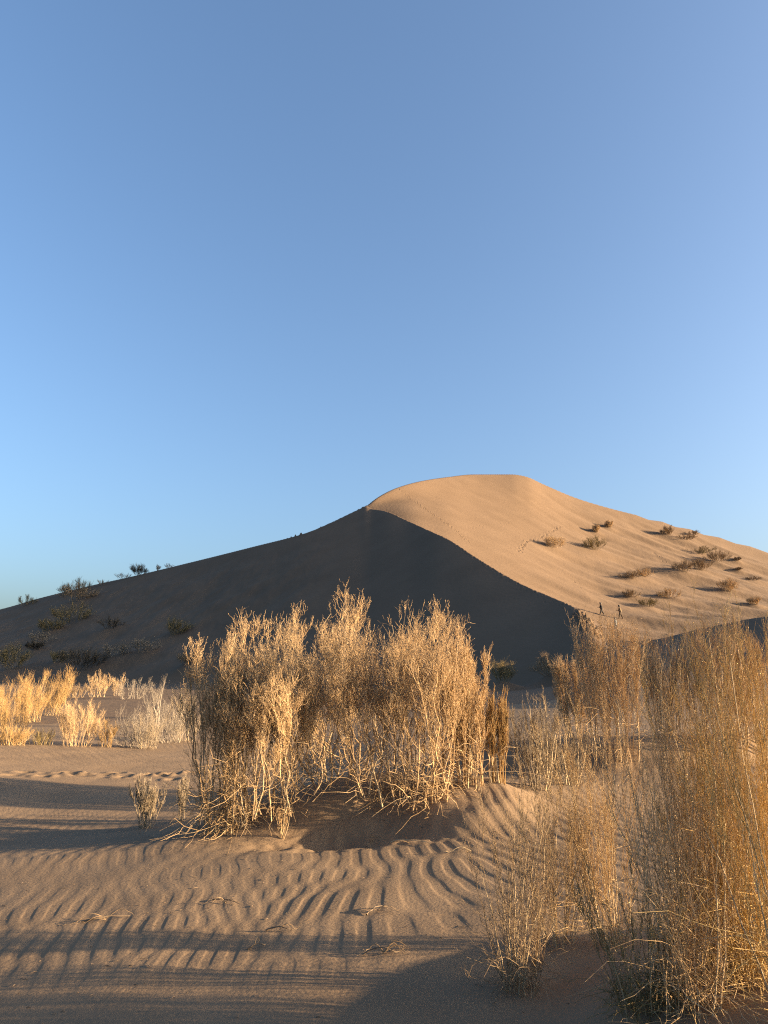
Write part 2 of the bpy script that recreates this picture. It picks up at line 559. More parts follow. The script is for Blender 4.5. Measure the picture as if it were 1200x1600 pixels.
def shrub(name, label, cat, loc, h, w, seed, stems=20, n1=12, n2=6, base=0.15, dome=0.5, l1=0.35, l2=0.13, r0=0.012, r1=0.004, r2=0.0025,
          up1=0.7, sp1=0.55, up2=0.5, sp2=0.7, wig=0.25, crook=0.05, lean=(0, 0), depth=None, buds=0, bud_len=0.012, bud_rad=0.003, t0=0.25, mat=None, bark=None,
          bark2=None, parts=8, group=None, droop=0, limbs=None, P0=9, hmin=0.6, sink=0.03, fill=0, forks=0, tp=0.8):
    """a dry shrub: an Empty, its bigger stems one mesh each, all the fine twigs one crown mesh"""
    rs = np.random.RandomState(seed)
    mat = mat or M_STRAW; bark = bark or M_BARK
    root = tag(empty(name, loc), label, cat, group)
    depth = depth if depth is not None else w
    th = rs.rand(stems) * 2 * math.pi; rho = np.sqrt(rs.rand(stems))
    dirx = np.cos(th) * rho; diry = np.sin(th) * rho
    hh = h * (hmin + (1 - hmin) * rs.rand(stems)) * np.sqrt(np.clip(1 - (dome * rho) ** 2, 0.05, 1))
    if limbs is not None:                       # explicit tips (dx, dy, height) of the main limbs
        L = np.array(limbs, float)
        k = min(len(L), stems)
        dirx[:k] = L[:k, 0] / w; diry[:k] = L[:k, 1] / depth; hh[:k] = L[:k, 2]
    b = np.stack([dirx * base + rs.randn(stems) * base * .25, diry * base + rs.randn(stems) * base * .25, np.full(stems, -sink)], -1)
    tip = np.stack([dirx * w + lean[0] * hh, diry * depth + lean[1] * hh, hh], -1)
    c = b * 0.6 + tip * 0.4; c[:, 2] = hh * (0.62 - 0.25 * rs.rand(stems)); c[:, :2] += rs.randn(stems, 2) * w * 0.08
    s = np.linspace(0, 1, P0)[None, :, None]
    st = b[:, None] * (1 - s) ** 2 + 2 * c[:, None] * s * (1 - s) + tip[:, None] * s ** 2
    wk = np.cumsum(rs.randn(stems, P0, 3), axis=1); wk = wk - wk[:, :1]
    st = st + wk * crook * h / P0 * 1.6
    sr = r0 * (0.6 + 0.8 * rs.rand(stems))[:, None] * np.linspace(1, 0.3, P0)[None, :]
    full, fr = st, sr
    if forks:
        fk, fq = grow(rs, st, sr, forks, 0.3, 0.75, 0.36 * h, 0.45, 0.6, 0.7, 0.12, 0.3, P0, r0 * 0.4)
        full = np.concatenate([st, fk]); fr = np.concatenate([sr, fq])
    # fine growth
    c1, q1 = grow(rs, full, fr, n1, t0, 0.99, l1 * h, 0.55, sp1, up1, 0.25, wig, 6, r1, tp)
    strands = [(c1, q1)]
    if forks: strands.append((fk, fq))
    if n2:
        c2, q2 = grow(rs, c1, q1, n2, 0.15, 1.0, l2 * h, 0.3, sp2, up2, 0.15, wig, 4, r2)
        strands.append((c2, q2))
        if buds:
            c3, q3 = grow(rs, c2, q2, buds, 0.1, 1.0, bud_len, 0.0, 1.2, 0.2, 0, 0.0, 2, bud_rad)
            q3[:, 1] *= 1.3
            strands.append((c3, q3))
    if fill:                                    # leafless tangle low in the bush
        cf, qf = grow(rs, st, sr, fill, 0.03, 0.35, 0.28 * h, 0.0, 1.3, 0.05, -0.15, 0.5, 6, r1)
        strands.append((cf, qf))
    if droop:
        cd, qd = grow(rs, st, sr, droop, 0.02, 0.20, 0.21 * h, 0.0, 1.1, -0.05, -0.6, 0.45, 7, r1 * 1.1)
        cd[:, :, 2] = np.maximum(cd[:, :, 2], -0.02 - 0.02 * rs.rand(len(cd))[:, None])
        strands.append((cd, qd))
    order = np.argsort(-sr[:, 0]); 
    if limbs is not None:
        order = np.concatenate([np.arange(min(len(limbs), stems)), [o for o in order if o >= len(limbs)]]).astype(int)
    big = order[:parts]; rest = order[parts:]
    if len(rest): strands.append((st[rest], sr[rest]))
    tubes('crown', strands, mat, root)
    for i in big:
        tubes('stem', [(st[i:i + 1], sr[i:i + 1])], bark2 if (bark2 and i % 3 == 0) else bark, root, 6)
    return root


def at(px, base, top, wpx, Y=None):
    """photo box of a plant -> (location on the sand, height, half width)"""
    if Y is None:
        p = hit(px, base)
    else:
        u, _ = ut(px, base)
        p = Vector((float(u * Y), Y, float(H(u * Y, Y))))
    tt = ut(px, top)[1]
    h = float(EYE + tt * p.y - p.z)
    return p, h, wpx * 0.5 / F * p.y


# ------------------------------------------------------------------ where the dune's bushes stand (photo x, base y, top y, width)
SHADE = [  # x, base, top, width, kind, label
    (40, 947, 931, 34, 'open', "low open bush on the left skyline, the one nearest the picture's left edge"),
    (102, 930, 912, 24, 'open', "small rounded bush on the left skyline, touching the taller bush to its right"),
    (128, 926, 905, 34, 'open', "widest dark bush on the left skyline, above the brown bush just below the crest"),
    (160, 914, 905, 26, 'low', "thin low scrub on the left skyline between the two larger skyline bushes"),
    (192, 905, 894, 30, 'low', "ragged scrub on the left skyline directly left of the dense round skyline bush"),
    (217, 898, 882, 28, 'dense', "dense round dark bush standing up on the left skyline, last big one uphill"),
    (246, 890, 883, 10, 'low', "tiny sprig on the skyline just uphill of the dense round skyline bush"),
    (263, 886, 881, 16, 'low', "farthest uphill tiny scrub on the left skyline, faint against the sky"),
    (122, 942, 916, 62, 'brown', "brown bush just under the left skyline with dark roots at its foot"),
    (110, 978, 945, 66, 'olive', "large pale olive bush halfway up the shaded slope, left of the dark spiky one"),
    (78, 990, 968, 44, 'olive', "olive bush on the shaded slope, adjoining the larger one on its right"),
    (172, 986, 966, 44, 'spiky', "dark spiky bush alone in the middle of the shaded slope"),
    (272, 997, 968, 50, 'olivedark', "olive bush with a black foot standing alone on the right of the shaded slope"),
    (62, 1008, 990, 50, 'grey', "pale grey leafless bush low on the shaded slope near the left edge"),
    (52, 1018, 1004, 36, 'dark', "flat dark bush under the pale grey leafless one near the left edge"),
    (16, 1050, 1012, 62, 'olive', "big dull olive bush cut by the picture's left edge above the sunlit ones"),
    (88, 1040, 1020, 40, 'olivedark', "small dim bush at the left side of the blackest bush"),
    (128, 1052, 1016, 84, 'dark', "blackest and broadest bush at the foot of the shaded slope"),
    (182, 1032, 1006, 52, 'grey', "pale grey leafless bush just right of the blackest bush"),
    (226, 1024, 998, 48, 'grey', "grey bush with dark foot, uphill from the sunlit bleached shrub"),
    (296, 1044, 1020, 44, 'brown', "dim brown bush at the slope's foot behind the tall golden front shrub"),
    (786, 1078, 1040, 44, 'olive', "dim olive bush in the dune's shade right of the big central shrub"),
    (858, 1066, 1030, 56, 'brown', "reddish brown bush in the dune's shade left of the right-hand shrubs"),
]
LIT = [
    (1152, 878, 870, 14, 'brown', "tiny dark tuft right of the dark trailing bush, upper of two tiny ones"),
    (1154, 893, 886, 14, 'brown', "tiny dark tuft right of the widest clump, lower of two tiny ones"),
    (1177, 909, 901, 30, 'brown', "low streak of scrub near the right edge, above the small pale bush"),
    (865, 858, 838, 38, 'straw', "leftmost bush on the sunlit face, flat and pale brown"),
    (929, 862, 838, 40, 'olive', "round green-brown bush on the sunlit face right of the flat leftmost one"),
    (932, 834, 820, 16, 'straw', "small tuft high on the sunlit face, left one of two neighbours"),
    (953, 827, 813, 16, 'straw', "small tuft high on the sunlit face, right one of two neighbours"),
    (1044, 838, 822, 22, 'brown', "pale bush close under the right skyline, first of the skyline row"),
    (1071, 846, 834, 36, 'brown', "low brown bush just below the right skyline, second of its row"),
    (1082, 838, 830, 30, 'brown', "thin dark streak of scrub touching the right skyline"),
    (1092, 868, 854, 56, 'olivedark', "broad dark bush right of the middle of the sunlit face"),
    (1122, 880, 860, 44, 'brown', "dark trailing bush lying downslope of the broad dark one"),
    (1066, 897, 874, 40, 'brown', "brown bush with a long shadow, left half of the widest clump"),
    (1094, 894, 870, 34, 'brown', "brown bush with upright twigs, right half of the widest clump"),
    (985, 908, 892, 42, 'brown', "flat brown bush above the walkers, left of a paler twin"),
    (1006, 905, 888, 36, 'straw', "pale bush above the walkers leaning against a flat brown one"),
    (1140, 927, 904, 34, 'straw', "pale bush on the sunlit face above the shaded hollow on the right"),
    (1181, 948, 932, 26, 'straw', "small pale bush nearest the right edge on the sunlit face"),
    (985, 937, 922, 34, 'brown', "scraggy brown bush just above right of the walkers"),
    (1012, 952, 934, 40, 'olivedark', "bush with a black underside right of the walkers"),
    (1046, 938, 920, 40, 'straw', "dry bush above the tips of the right-hand shrubs"),
]
SH_AT = [at(*r[:4]) for r in SHADE]
LI_AT = [at(*r[:4]) for r in LIT]

# ------------------------------------------------------------------ build the sand
X, Y = grid_xy(R_NEAR)
Z = H(X, Y) + ripples(X, Y)
prints = []


def wline(pix):
    return [tuple(hit(a, b)[:2]) for a, b in pix]


prints += trail(wline([(-60, 1214), (60, 1212), (160, 1213), (250, 1211), (330, 1206)]), 0.42, 0.19, 0.12, 0.10, 0.18)
prints += trail(wline([(-60, 1222), (80, 1222), (200, 1219), (290, 1214)]), 0.62, 0.18, 0.10, 0.16, 0.12, skip=.2)
prints += trail(wline([(-60, 1207), (100, 1209), (220, 1208)]), 0.7, 0.17, 0.09, 0.2, 0.12, skip=.35)
dents(X, Y, Z, R_NEAR, prints)
ground = tag(grid_mesh("ground", X, Y, Z, M_SAND, True), kind='structure')

X, Y = grid_xy(R_FAR)
Z = H(X, Y)
# low drifts of sand heaped round the bushes
for (p, h, w) in SH_AT[8:] + LI_AT:
    rr_ = max(w * 1.1, 0.8)
    r0_ = math.hypot(p.x, p.y)
    i0, i1 = np.searchsorted(R_FAR, r0_ - 4 * rr_), np.searchsorted(R_FAR, r0_ + 4 * rr_)
    dx = X[i0:i1] - p.x; dy = Y[i0:i1] - p.y
    hm = min(0.35 * h, 0.9)
    Z[i0:i1] += hm * (np.exp(-(dx / rr_) ** 2 * .7 - (dy / rr_) ** 2 * .7) - 0.5 * np.exp(-((dx - rr_ * 0.3) / (rr_ * 1.4)) ** 2 - ((dy + rr_ * 1.5) / rr_) ** 2))
prints = []
crest = []
for a, b in zip(CREASE[2:14], CREASE[3:15]):
    for k in range(4):
        px = a[0] + (b[0] - a[0]) * k / 4; py = a[1] + (b[1] - a[1]) * k / 4; yy = a[2] + (b[2] - a[2]) * k / 4
        u, _ = ut(px, py); crest.append((float(u) * yy, yy))
prints += trail(crest, 0.7, 0.36, 0.12, 0.34, 0.26, 0.2, skip=.25)
prints += trail([(x - .5, y - .3) for x, y in crest], 0.8, 0.32, 0.12, 0.35, 0.25, 0.25, skip=.3)
prints += trail([(x + .6, y + .2) for x, y in crest], 0.9, 0.30, 0.12, 0.25, 0.2, 0.4, skip=.3)
for k in range(3):
    low = crest[-14:]
    prints += trail([(x - .4 - .7 * k, y - .4 * k) for x, y in low], 0.7, 0.36, 0.26, 0.35, 0.25, 0.9, skip=.2)
prints += trail(wline([(624, 763), (645, 781), (680, 806), (716, 832), (732, 848)]), 0.7, 0.45, 0.22, 0.10, 0.55, 0.35)
prints += trail(wline([(812, 862), (820, 846), (850, 838), (878, 822)]), 1.3, 0.6, 0.36, 0.3, 0.3, 0.3, skip=.15)
prints += trail(wline([(720, 826), (760, 822), (800, 815)]), 1.6, 0.5, 0.16, 0.5, 0.3, 0.3, skip=.35)
prints += trail(wline([(790, 848), (800, 860), (808, 868)]), 1.3, 0.4, 0.2, 0.3, 0.3, 0.3)
prints += trail(wline([(875, 888), (893, 900), (905, 918)]), 0.9, 0.35, 0.14, 0.3, 0.2, 0.3, skip=.3)
prints += trail(wline([(1000, 858), (1024, 866), (1040, 880)]), 1.2, 0.5, 0.25, 0.4, 0.3, 0.3, skip=.2)
dents(X, Y, Z, R_FAR, prints)
dune = tag(grid_mesh("dune", X, Y, Z, M_DUNE), kind='structure')

# ------------------------------------------------------------------ bushes on the dune
KIND = {   # material, stems, n1, n2, thickness factor
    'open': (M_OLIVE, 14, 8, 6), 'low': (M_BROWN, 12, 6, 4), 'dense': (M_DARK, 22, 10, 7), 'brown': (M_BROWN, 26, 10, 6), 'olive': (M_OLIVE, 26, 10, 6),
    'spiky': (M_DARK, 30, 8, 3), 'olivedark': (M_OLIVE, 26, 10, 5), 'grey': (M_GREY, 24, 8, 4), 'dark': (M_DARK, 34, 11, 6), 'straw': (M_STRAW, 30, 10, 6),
}


def far_bush(row, place, seed, group, name):
    (px, base_, top, wpx, kind, label) = row
    p, h, w = place
    m, ns, n1, n2 = KIND[kind]
    f = max(p.y, 40) / F        # size of one photo pixel there
    z = float(H(p.x, p.y)) + (min(0.35 * h, 0.9) * 0.8 if p.y < 400 and group.find('skyline') < 0 else 0.0)
    h = max(h - (z - p.z) * 0.5, 0.4) * (0.85 if 'sunlit' in group else 1.0)
    return shrub(name, label, 'bush', (p.x, p.y, z - 0.05), h, w, seed, stems=ns, n1=n1, n2=n2, base=w * 0.35, dome=0.85, l1=0.42, l2=0.2,
                 r0=0.22 * f, r1=0.14 * f, r2=0.10 * f, up1=0.35, sp1=0.8, up2=0.3, sp2=0.8, wig=0.3, crook=0.08, depth=w, hmin=0.55,
                 mat=m, bark=M_DBARK if kind in ('dark', 'spiky', 'dense', 'open') else M_BARK, parts=0, group=group, t0=0.15)


for k, (r_, p_) in enumerate(zip(SHADE, SH_AT)):
    far_bush(r_, p_, 100 + k, "scrub along the left skyline" if k < 8 else "bushes on the shaded slope of the dune", "desert_bush")
for k, (r_, p_) in enumerate(zip(LIT, LI_AT)):
    far_bush(r_, p_, 200 + k, "bushes on the sunlit face of the dune", "desert_bush")

# ------------------------------------------------------------------ sunlit shrubs in the left middle distance
G_MID = "sunlit shrubs in the left middle distance"
MID = [  # x, base, top, w, material, label, kw
    (12, 1160, 1066, 74, M_GOLD, "tall golden shrub cut by the left edge of the picture", dict(stems=30, n1=14, n2=7)),
    (48, 1128, 1054, 62, M_GOLD, "golden shrub with pale stems behind the low yellow tussock", dict(stems=30, n1=14, n2=7)),
    (84, 1118, 1049, 50, M_GOLD, "golden shrub leaning right, its top flared like a broom", dict(stems=30, n1=14, n2=7, lean=(.25, 0))),
    (18, 1164, 1132, 60, M_GOLD, "low bright yellow tussock at the left edge", dict(stems=60, n1=10, n2=4)),
    (66, 1164, 1138, 40, M_OLIVE, "low dull tussock between the yellow one and the rounded pale shrub", dict(stems=40, n1=8, n2=4)),
    (124, 1166, 1094, 66, M_STRAW, "rounded pale shrub with white stems in the middle of the left group", dict(stems=34, n1=13, n2=7)),
    (166, 1167, 1124, 34, M_GOLD, "small upright golden shrub right beside the rounded pale one", dict(stems=24, n1=10, n2=6)),
    (152, 1089, 1050, 40, M_STRAW, "small golden shrub behind, in front of the dark slope, wider of two", dict(stems=22, n1=10, n2=6)),
    (183, 1087, 1052, 20, M_STRAW, "narrow shrub behind, directly left of the bleached spreading shrub", dict(stems=12, n1=9, n2=6)),
    (116, 1090, 1068, 40, M_BROWN, "dim brown bush behind the golden shrubs, in the dune's shade", dict(stems=24, n1=9, n2=5)),
    (206, 1092, 1056, 66, M_WHITE, "bleached spreading shrub with bare fan-like twigs", dict(stems=26, n1=8, n2=3, crook=.12)),
    (246, 1136, 1066, 56, M_WHITE, "bleached little tree with a bare trunk and spreading top", dict(stems=9, n1=12, n2=4, base=.02, t0=.5, r0=.035, hmin=.8, dome=.75)),
    (206, 1168, 1102, 60, M_WHITE, "leafless white shrub of crooked bare sticks, left of the little tree", dict(stems=44, n1=7, n2=2, crook=.25, r0=.011)),
    (258, 1160, 1096, 70, M_WHITE, "leafless grey-white shrub of bare sticks, right under the little tree", dict(stems=44, n1=8, n2=3, crook=.22, r0=.010)),
    (232, 1170, 1112, 50, M_GREY, "low grey-beige shrub in front of the little tree's trunk", dict(stems=30, n1=8, n2=4, crook=.15)),
    (284, 1158, 1098, 60, M_GREY, "low grey-beige shrub between the bare sticks and the tall golden front shrub", dict(stems=34, n1=8, n2=4, crook=.15)),
    (286, 1122, 1080, 46, M_GREY, "pale shrub half hidden behind the tall golden front shrub", dict(stems=22, n1=9, n2=5)),
]
for k, (px, b_, t_, w_, m_, lab, kw) in enumerate(MID):
    p, h, w = at(px, b_, t_, w_)
    f = p.y / F
    a = dict(base=w * .5, dome=.6, l1=.26, l2=.11, r0=.30 * f, r1=.13 * f, r2=.085 * f, up1=.75, sp1=.7, up2=.55, sp2=.8, wig=.35, hmin=.45, parts=6, t0=.12, crook=.09)
    a.update(kw)
    shrub("dry_shrub", lab, 'shrub', p, h, w, 300 + k, mat=m_, bark=M_WHITE if m_ in (M_WHITE, M_STRAW) else M_BARK, group=G_MID, **a)

# ------------------------------------------------------------------ the big central clump
G_C = "shrubs of the central clump"
Pc = Vector((-0.55, 11.6, 0)); Pc.z = float(H(Pc.x, Pc.y))


def tips(base_p, lst):
    """main limb tips from photo pixels at a distance (x, y, dist) -> dx, dy, height"""
    out = []
    for px, py, yy in lst:
        u, t = ut(px, py)
        out.append((float(u * yy) - base_p.x, yy - base_p.y, float(EYE + t * yy) - base_p.z))
    return out


L = tips(Pc, [(535, 938, 12.0), (512, 952, 12.3), (558, 948, 12.2), (385, 980, 12.2), (440, 1004, 11.4), (600, 985, 12.2), (505, 990, 11.0), (560, 1000, 10.9), (430, 1060, 11.0), (350, 1045, 12.3),
              (480, 1090, 10.7), (610, 1045, 11.0), (560, 1110, 10.6), (420, 1130, 11.0), (470, 985, 12.4), (640, 1080, 10.9), (540, 965, 11.4)])
shrub("dry_shrub", "largest straw-coloured shrub in the centre, crooked limbs over a hollow in the sand", 'shrub', Pc, 2.35, 1.9, 41, stems=44, n1=9, n2=7, forks=3, tp=.7, base=1.0,
      dome=.6, l1=.19, l2=.06, r0=.012, r1=.0034, r2=.0022, up1=.75, sp1=1.0, up2=.6, sp2=1.1, wig=.45, crook=.16, depth=1.0, buds=2, bud_len=.015, bud_rad=.003,
      mat=M_STRAW, bark=M_BARK, bark2=M_DBARK, parts=15, limbs=L, group=G_C, t0=.18, fill=5, droop=2, P0=11)

p, h, w = at(352, 1296, 1000, 120)
L = tips(p, [(330, 1012, p.y), (352, 1004, p.y + .1), (372, 1000, p.y + .3), (390, 1030, p.y + .2), (345, 1060, p.y - .2), (365, 1080, p.y - .2)])
shrub("dry_shrub", "tall golden shrub front left in the central clump, pale roots at its foot", 'shrub', p, h, w, 42, stems=26, n1=9, n2=8, forks=2, base=.35, dome=.35,
      l1=.16, l2=.055, r0=.013, r1=.0033, r2=.0021, up1=1.0, sp1=.8, up2=.7, sp2=.9, wig=.4, crook=.09, depth=.5, buds=2, bud_len=.015, bud_rad=.0035,
      mat=M_STRAW, bark=M_BARK, parts=10, limbs=L, group=G_C, t0=.2, droop=9, fill=6)

p, h, w = at(650, 1262, 968, 190)
p.y += .25
L = tips(p, [(650, 945, p.y + .7), (690, 958, p.y + .5), (615, 965, p.y + .6), (712, 975, p.y + .5), (640, 1010, p.y), (675, 1030, p.y - .1), (610, 1060, p.y - .1)])
shrub("dry_shrub", "warm straw-coloured shrub right in the central clump, on the hollow's sunlit rim", 'shrub', p, h, w * .95, 43, stems=30, n1=9, n2=7, forks=3, tp=.6, base=.5, dome=.45,
      l1=.16, l2=.055, r0=.012, r1=.0034, r2=.0022, up1=.85, sp1=.95, up2=.6, sp2=1.0, wig=.4, crook=.12, depth=.7, buds=2, bud_len=.014, bud_rad=.003,
      mat=M_STRAW, bark=M_BARK, bark2=M_DBARK, parts=10, limbs=L, group=G_C, t0=.2, droop=6, fill=6)

p, h, w = at(420, 1262, 1035, 130)
p.y -= .3
shrub("dry_shrub", "straw shrub in the central clump, bare stems just right of its tall front shrub", 'shrub', p, h, w, 49, stems=28, n1=9, n2=7, forks=3, tp=.6, base=.5, dome=.4,
      l1=.16, l2=.055, r0=.0095, r1=.0034, r2=.0022, up1=.85, sp1=.9, up2=.6, sp2=1.0, wig=.4, crook=.12, depth=.6, buds=2, bud_len=.014, bud_rad=.003,
      mat=M_STRAW, bark=M_BARK, parts=6, group=G_C, t0=.2, fill=6)
p, h, w = at(732, 1226, 1000, 72)
shrub("dry_shrub", "narrow broom-like shrub with orange stems just right of the central clump", 'shrub', p, h, w, 44, stems=26, n1=18, n2=8, base=.18, dome=.4,
      l1=.16, l2=.055, r0=.012, r1=.0048, r2=.0033, up1=1.0, sp1=.65, up2=.7, sp2=.9, wig=.35, depth=.4, buds=2, bud_len=.014, bud_rad=.003, mat=M_STRAW, parts=8, group=G_C,
      t0=.25, fill=3)
p, h, w = at(776, 1222, 1090, 40)
shrub("dry_shrub", "short orange-brown broom shrub between the central clump and the right-hand shrubs", 'shrub', p, h, w, 45, stems=18, n1=16, n2=8, base=.12, dome=.3,
      l1=.24, l2=.09, r0=.010, r1=.005, r2=.0036, up1=1.1, sp1=.35, up2=.8, sp2=.5, mat=M_GOLD, parts=5, group=G_C, t0=.3)
p, h, w = at(226, 1294, 1216, 52)
shrub("dry_shrub", "small grey-brown shrub standing in shade left of the central clump", 'shrub', p, h, w, 46, stems=22, n1=12, n2=6, base=.10, dome=.4,
      l1=.3, l2=.1, r0=.007, r1=.004, r2=.003, up1=.9, sp1=.5, mat=M_GREY, parts=6, group=G_C, t0=.25)
p, h, w = at(284, 1284, 1220, 26)
shrub("dry_shrub", "tiny upright shrub squeezed between the small grey-brown one and the central clump", 'shrub', p, h, w, 47, stems=12, n1=10, n2=5, base=.06, dome=.3,
      l1=.3, l2=.1, r0=.006, r1=.004, r2=.003, mat=M_GREY, parts=4, group=G_C, t0=.25)
p, h, w = at(440, 1310, 1258, 34)
shrub("dry_shrub", "little dry sprig rooted on the floor of the dark hollow", 'sprig', p, h, w, 48, stems=12, n1=5, n2=3, base=.03, dome=.3,
      l1=.3, l2=.1, r0=.006, r1=.0035, r2=.0025, mat=M_STRAW, parts=4, group=G_C, t0=.25)

# ------------------------------------------------------------------ shrubs behind the right-hand mound
G_R = "shrubs on the right"
BACK = [
    (905, 1152, 1015, 80, M_STRAW, "feathery straw shrub behind the right mound, leftmost there", 34, 18, 7, (0, 0)),
    (962, 1188, 945, 110, M_STRAW, "tall straw shrub behind the right mound, its tips in front of the walkers", 38, 15, 7, (0, 0)),
    (1045, 1152, 972, 100, M_STRAW, "fan-shaped shrub behind the right mound with splayed bare stems", 38, 15, 7, (0, 0)),
    (1130, 1160, 955, 130, M_STRAW, "tall shrub behind the right mound standing against the shaded hollow", 42, 16, 7, (0, 0)),
    (1195, 1170, 940, 110, M_STRAW, "shrub behind the right mound cut by the picture's right edge", 28, 11, 6, (0, 0)),
    (836, 1232, 1058, 90, M_GREY, "sparse shrub of tall bare stalks left of the right mound", 30, 9, 5, (0, 0)),
    (880, 1225, 1120, 110, M_GREY, "thin low stand of grey stalks in front of the right mound's dark ledge", 40, 8, 4, (0, 0)),
]
for k, (px, b_, t_, w_, m_, lab, ns, n1, n2, ln) in enumerate(BACK):
    p, h, w = at(px, b_, t_, w_)
    h *= 0.97 if k in (1, 3, 4) else 0.88
    shrub("dry_shrub", lab, 'shrub', p, h, w, 500 + k, stems=ns, n1=n1, n2=n2, base=w * .5, dome=.4, l1=.20, l2=.07, r0=.009, r1=.0038, r2=.0026,
          up1=1.0, sp1=.5, up2=.6, sp2=.75, wig=.35, depth=w * .7, mat=m_, bark=M_BARK, parts=8, group=G_R, t0=.22, buds=1, bud_len=.012, bud_rad=.0026, lean=ln, fill=2)

# ------------------------------------------------------------------ shrubs of the right foreground
def front(px, base_, top, wpx, Y=None):
    return at(px, base_, top, wpx, Y)


FRONT = [
    (808, 1548, 1200, 150, None, M_BROWN, "slim brown shrub rising from the shaded sand in the right foreground, bare at its foot", dict(stems=34, n1=8, n2=4, lean=(.02, 0), droop=3)),
    (872, 1475, 1190, 130, None, M_RUST, "fine russet shrub behind the slim brown foreground one", dict(stems=28, n1=11, n2=5)),
    (955, 1475, 1110, 130, None, M_RUST, "russet foreground shrub leaning left, rooted on the edge of the sunlit sand", dict(stems=30, n1=12, n2=5, lean=(-.10, 0))),
    (1010, 1575, 1320, 190, None, M_OLIVE, "low tangled shrub with drooping twigs at the bottom right", dict(stems=30, n1=8, n2=4, droop=14)),
    (1085, 1600, 1000, 200, 4.3, M_STRAW, "tallest foreground shrub, long pale stalks reaching over the dune", dict(stems=40, n1=11, n2=5, droop=4, hmin=.35)),
    (1170, 1560, 945, 180, 4.45, M_AMBER, "golden brown foreground shrub at the right edge with thick pale stalks", dict(stems=46, n1=11, n2=5, droop=6, hmin=.35)),
    (1270, 1600, 960, 220, 3.9, M_AMBER, "golden foreground shrub mostly outside the right edge", dict(stems=40, n1=9, n2=4)),
    (1125, 1560, 1180, 170, 4.7, M_AMBER, "golden shrub behind the tallest foreground stalks", dict(stems=34, n1=11, n2=5)),
]
for k, (px, b_, t_, w_, yy, m_, lab, kw) in enumerate(FRONT):
    p, h, w = front(px, b_, t_, w_, yy)
    kw.pop('mat2', None)
    w *= 1.2
    a = dict(base=w * .26, dome=.3, l1=.20, l2=.06, r0=.0034, r1=.0016, r2=.0011, up1=1.0, sp1=.42, up2=.7, sp2=.65, wig=.35, depth=w * .8, hmin=.5,
             parts=12, t0=.15, buds=1, bud_len=.008, bud_rad=.0016, fill=3, crook=.035)
    a.update(kw)
    shrub("dry_shrub", lab, 'shrub', p, h, w, 600 + k, mat=m_, bark=M_BARK, group="shrubs of the right foreground", **a)

# ------------------------------------------------------------------ small dead wood on the sand
G_D = "dead twigs lying on the rippled sand"
DEB = [  # x, y, photo width, heading, label
    (165, 1438, 64, .15, "longest dead root lying on the sand at the lower left, one end lifted", 5),
    (352, 1411, 50, .1, "small forked dead twig on the ripples in front of the central clump", 4),
    (590, 1424, 44, -.2, "dark curled dead root half buried in front of the central clump's right end", 5),
    (436, 1456, 40, .0, "short dark twig on the ripples between the two longer roots", 3),
    (398, 1480, 24, 1.0, "thin twig lying crosswise just below the short dark one", 2),
    (600, 1490, 60, .1, "flattened tuft of dry twigs by the edge of the foreground shade", 12),
    (716, 1332, 36, -.2, "bleached stick lying in the ripples beside the foreground shrubs", 2),
    (640, 1318, 70, -.6, "pale stick hanging down the scarp at the right end of the hollow", 3),
    (580, 1318, 26, 1.2, "tiny black forked twig standing in the dark hollow", 4),
]
for k, (px, py, wpx, hd, lab, n) in enumerate(DEB):
    p = hit(px, py)
    rs = np.random.RandomState(800 + k)
    Ln = wpx / F * p.y
    P = 9
    st = np.zeros((n, P, 3)); sr = np.zeros((n, P))
    for i in range(n):
        a = hd + rs.randn() * .35 + (math.pi if rs.rand() < .25 else 0)
        ll = Ln * (.55 + .45 * rs.rand()) if i else Ln
        s_ = np.linspace(-.5 if i == 0 else 0, .5 if i == 0 else .75, P) * ll
        w_ = np.cumsum(rs.randn(P) * .13, 0) * ll / 3
        st[i, :, 0] = p.x + s_ * math.cos(a) - w_ * math.sin(a)
        st[i, :, 1] = p.y + s_ * math.sin(a) + w_ * math.cos(a)
        lift = np.abs(np.sin(np.linspace(0, 3 + rs.rand(), P))) * (.02 + .05 * rs.rand())
        st[i, :, 2] = H(st[i, :, 0], st[i, :, 1]) + lift + .008
        sr[i] = (.008 if i == 0 else .0035) * np.linspace(1, .35, P) * (.7 + .5 * rs.rand())
    root = tag(empty("dead_twig", p), lab, 'twig', G_D)
    st -= np.array(p)[None, None]
    tubes('stick', [(st[:1], sr[:1])], M_BARK if 'bleached' in lab or 'pale' in lab else M_DBARK, root, 6)
    if n > 1: tubes('sprigs', [(st[1:], sr[1:])], M_BROWN, root, 4)

# scattered bits of bark and leaf litter: nobody could count them
rs = np.random.RandomState(77)
n = 2600
lx = np.concatenate([rs.uniform(-4, 4, 1200), rs.normal(-.6, 1.4, 1400)]); ly = np.concatenate([rs.uniform(4.8, 13, 1200), rs.normal(11.0, .8, 1400)])
keep = gnoise(lx * .7, ly * .7) + rs.rand(n) * .7 > .25
lx = lx[keep]; ly = ly[keep]; n = len(lx)
a = rs.rand(n) * 6.28; l_ = rs.uniform(.006, .03, n) * np.where(rs.rand(n) < .12, 2.4, 1.0)
pts = np.zeros((n, 3, 3))
for k, s_ in enumerate((-.5, 0, .5)):
    pts[:, k, 0] = lx + np.cos(a) * l_ * s_; pts[:, k, 1] = ly + np.sin(a) * l_ * s_
pts[:, :, 2] = H(lx, ly)[:, None] + ripples(lx, ly)[:, None] + .003
pts[:, 1, 2] += .004
tag(tubes("plant_litter", [(pts, rs.uniform(.0015, .004, n)[:, None] * np.array([[.5, 1, .5]]))], M_DBARK, None, 4), kind='stuff')

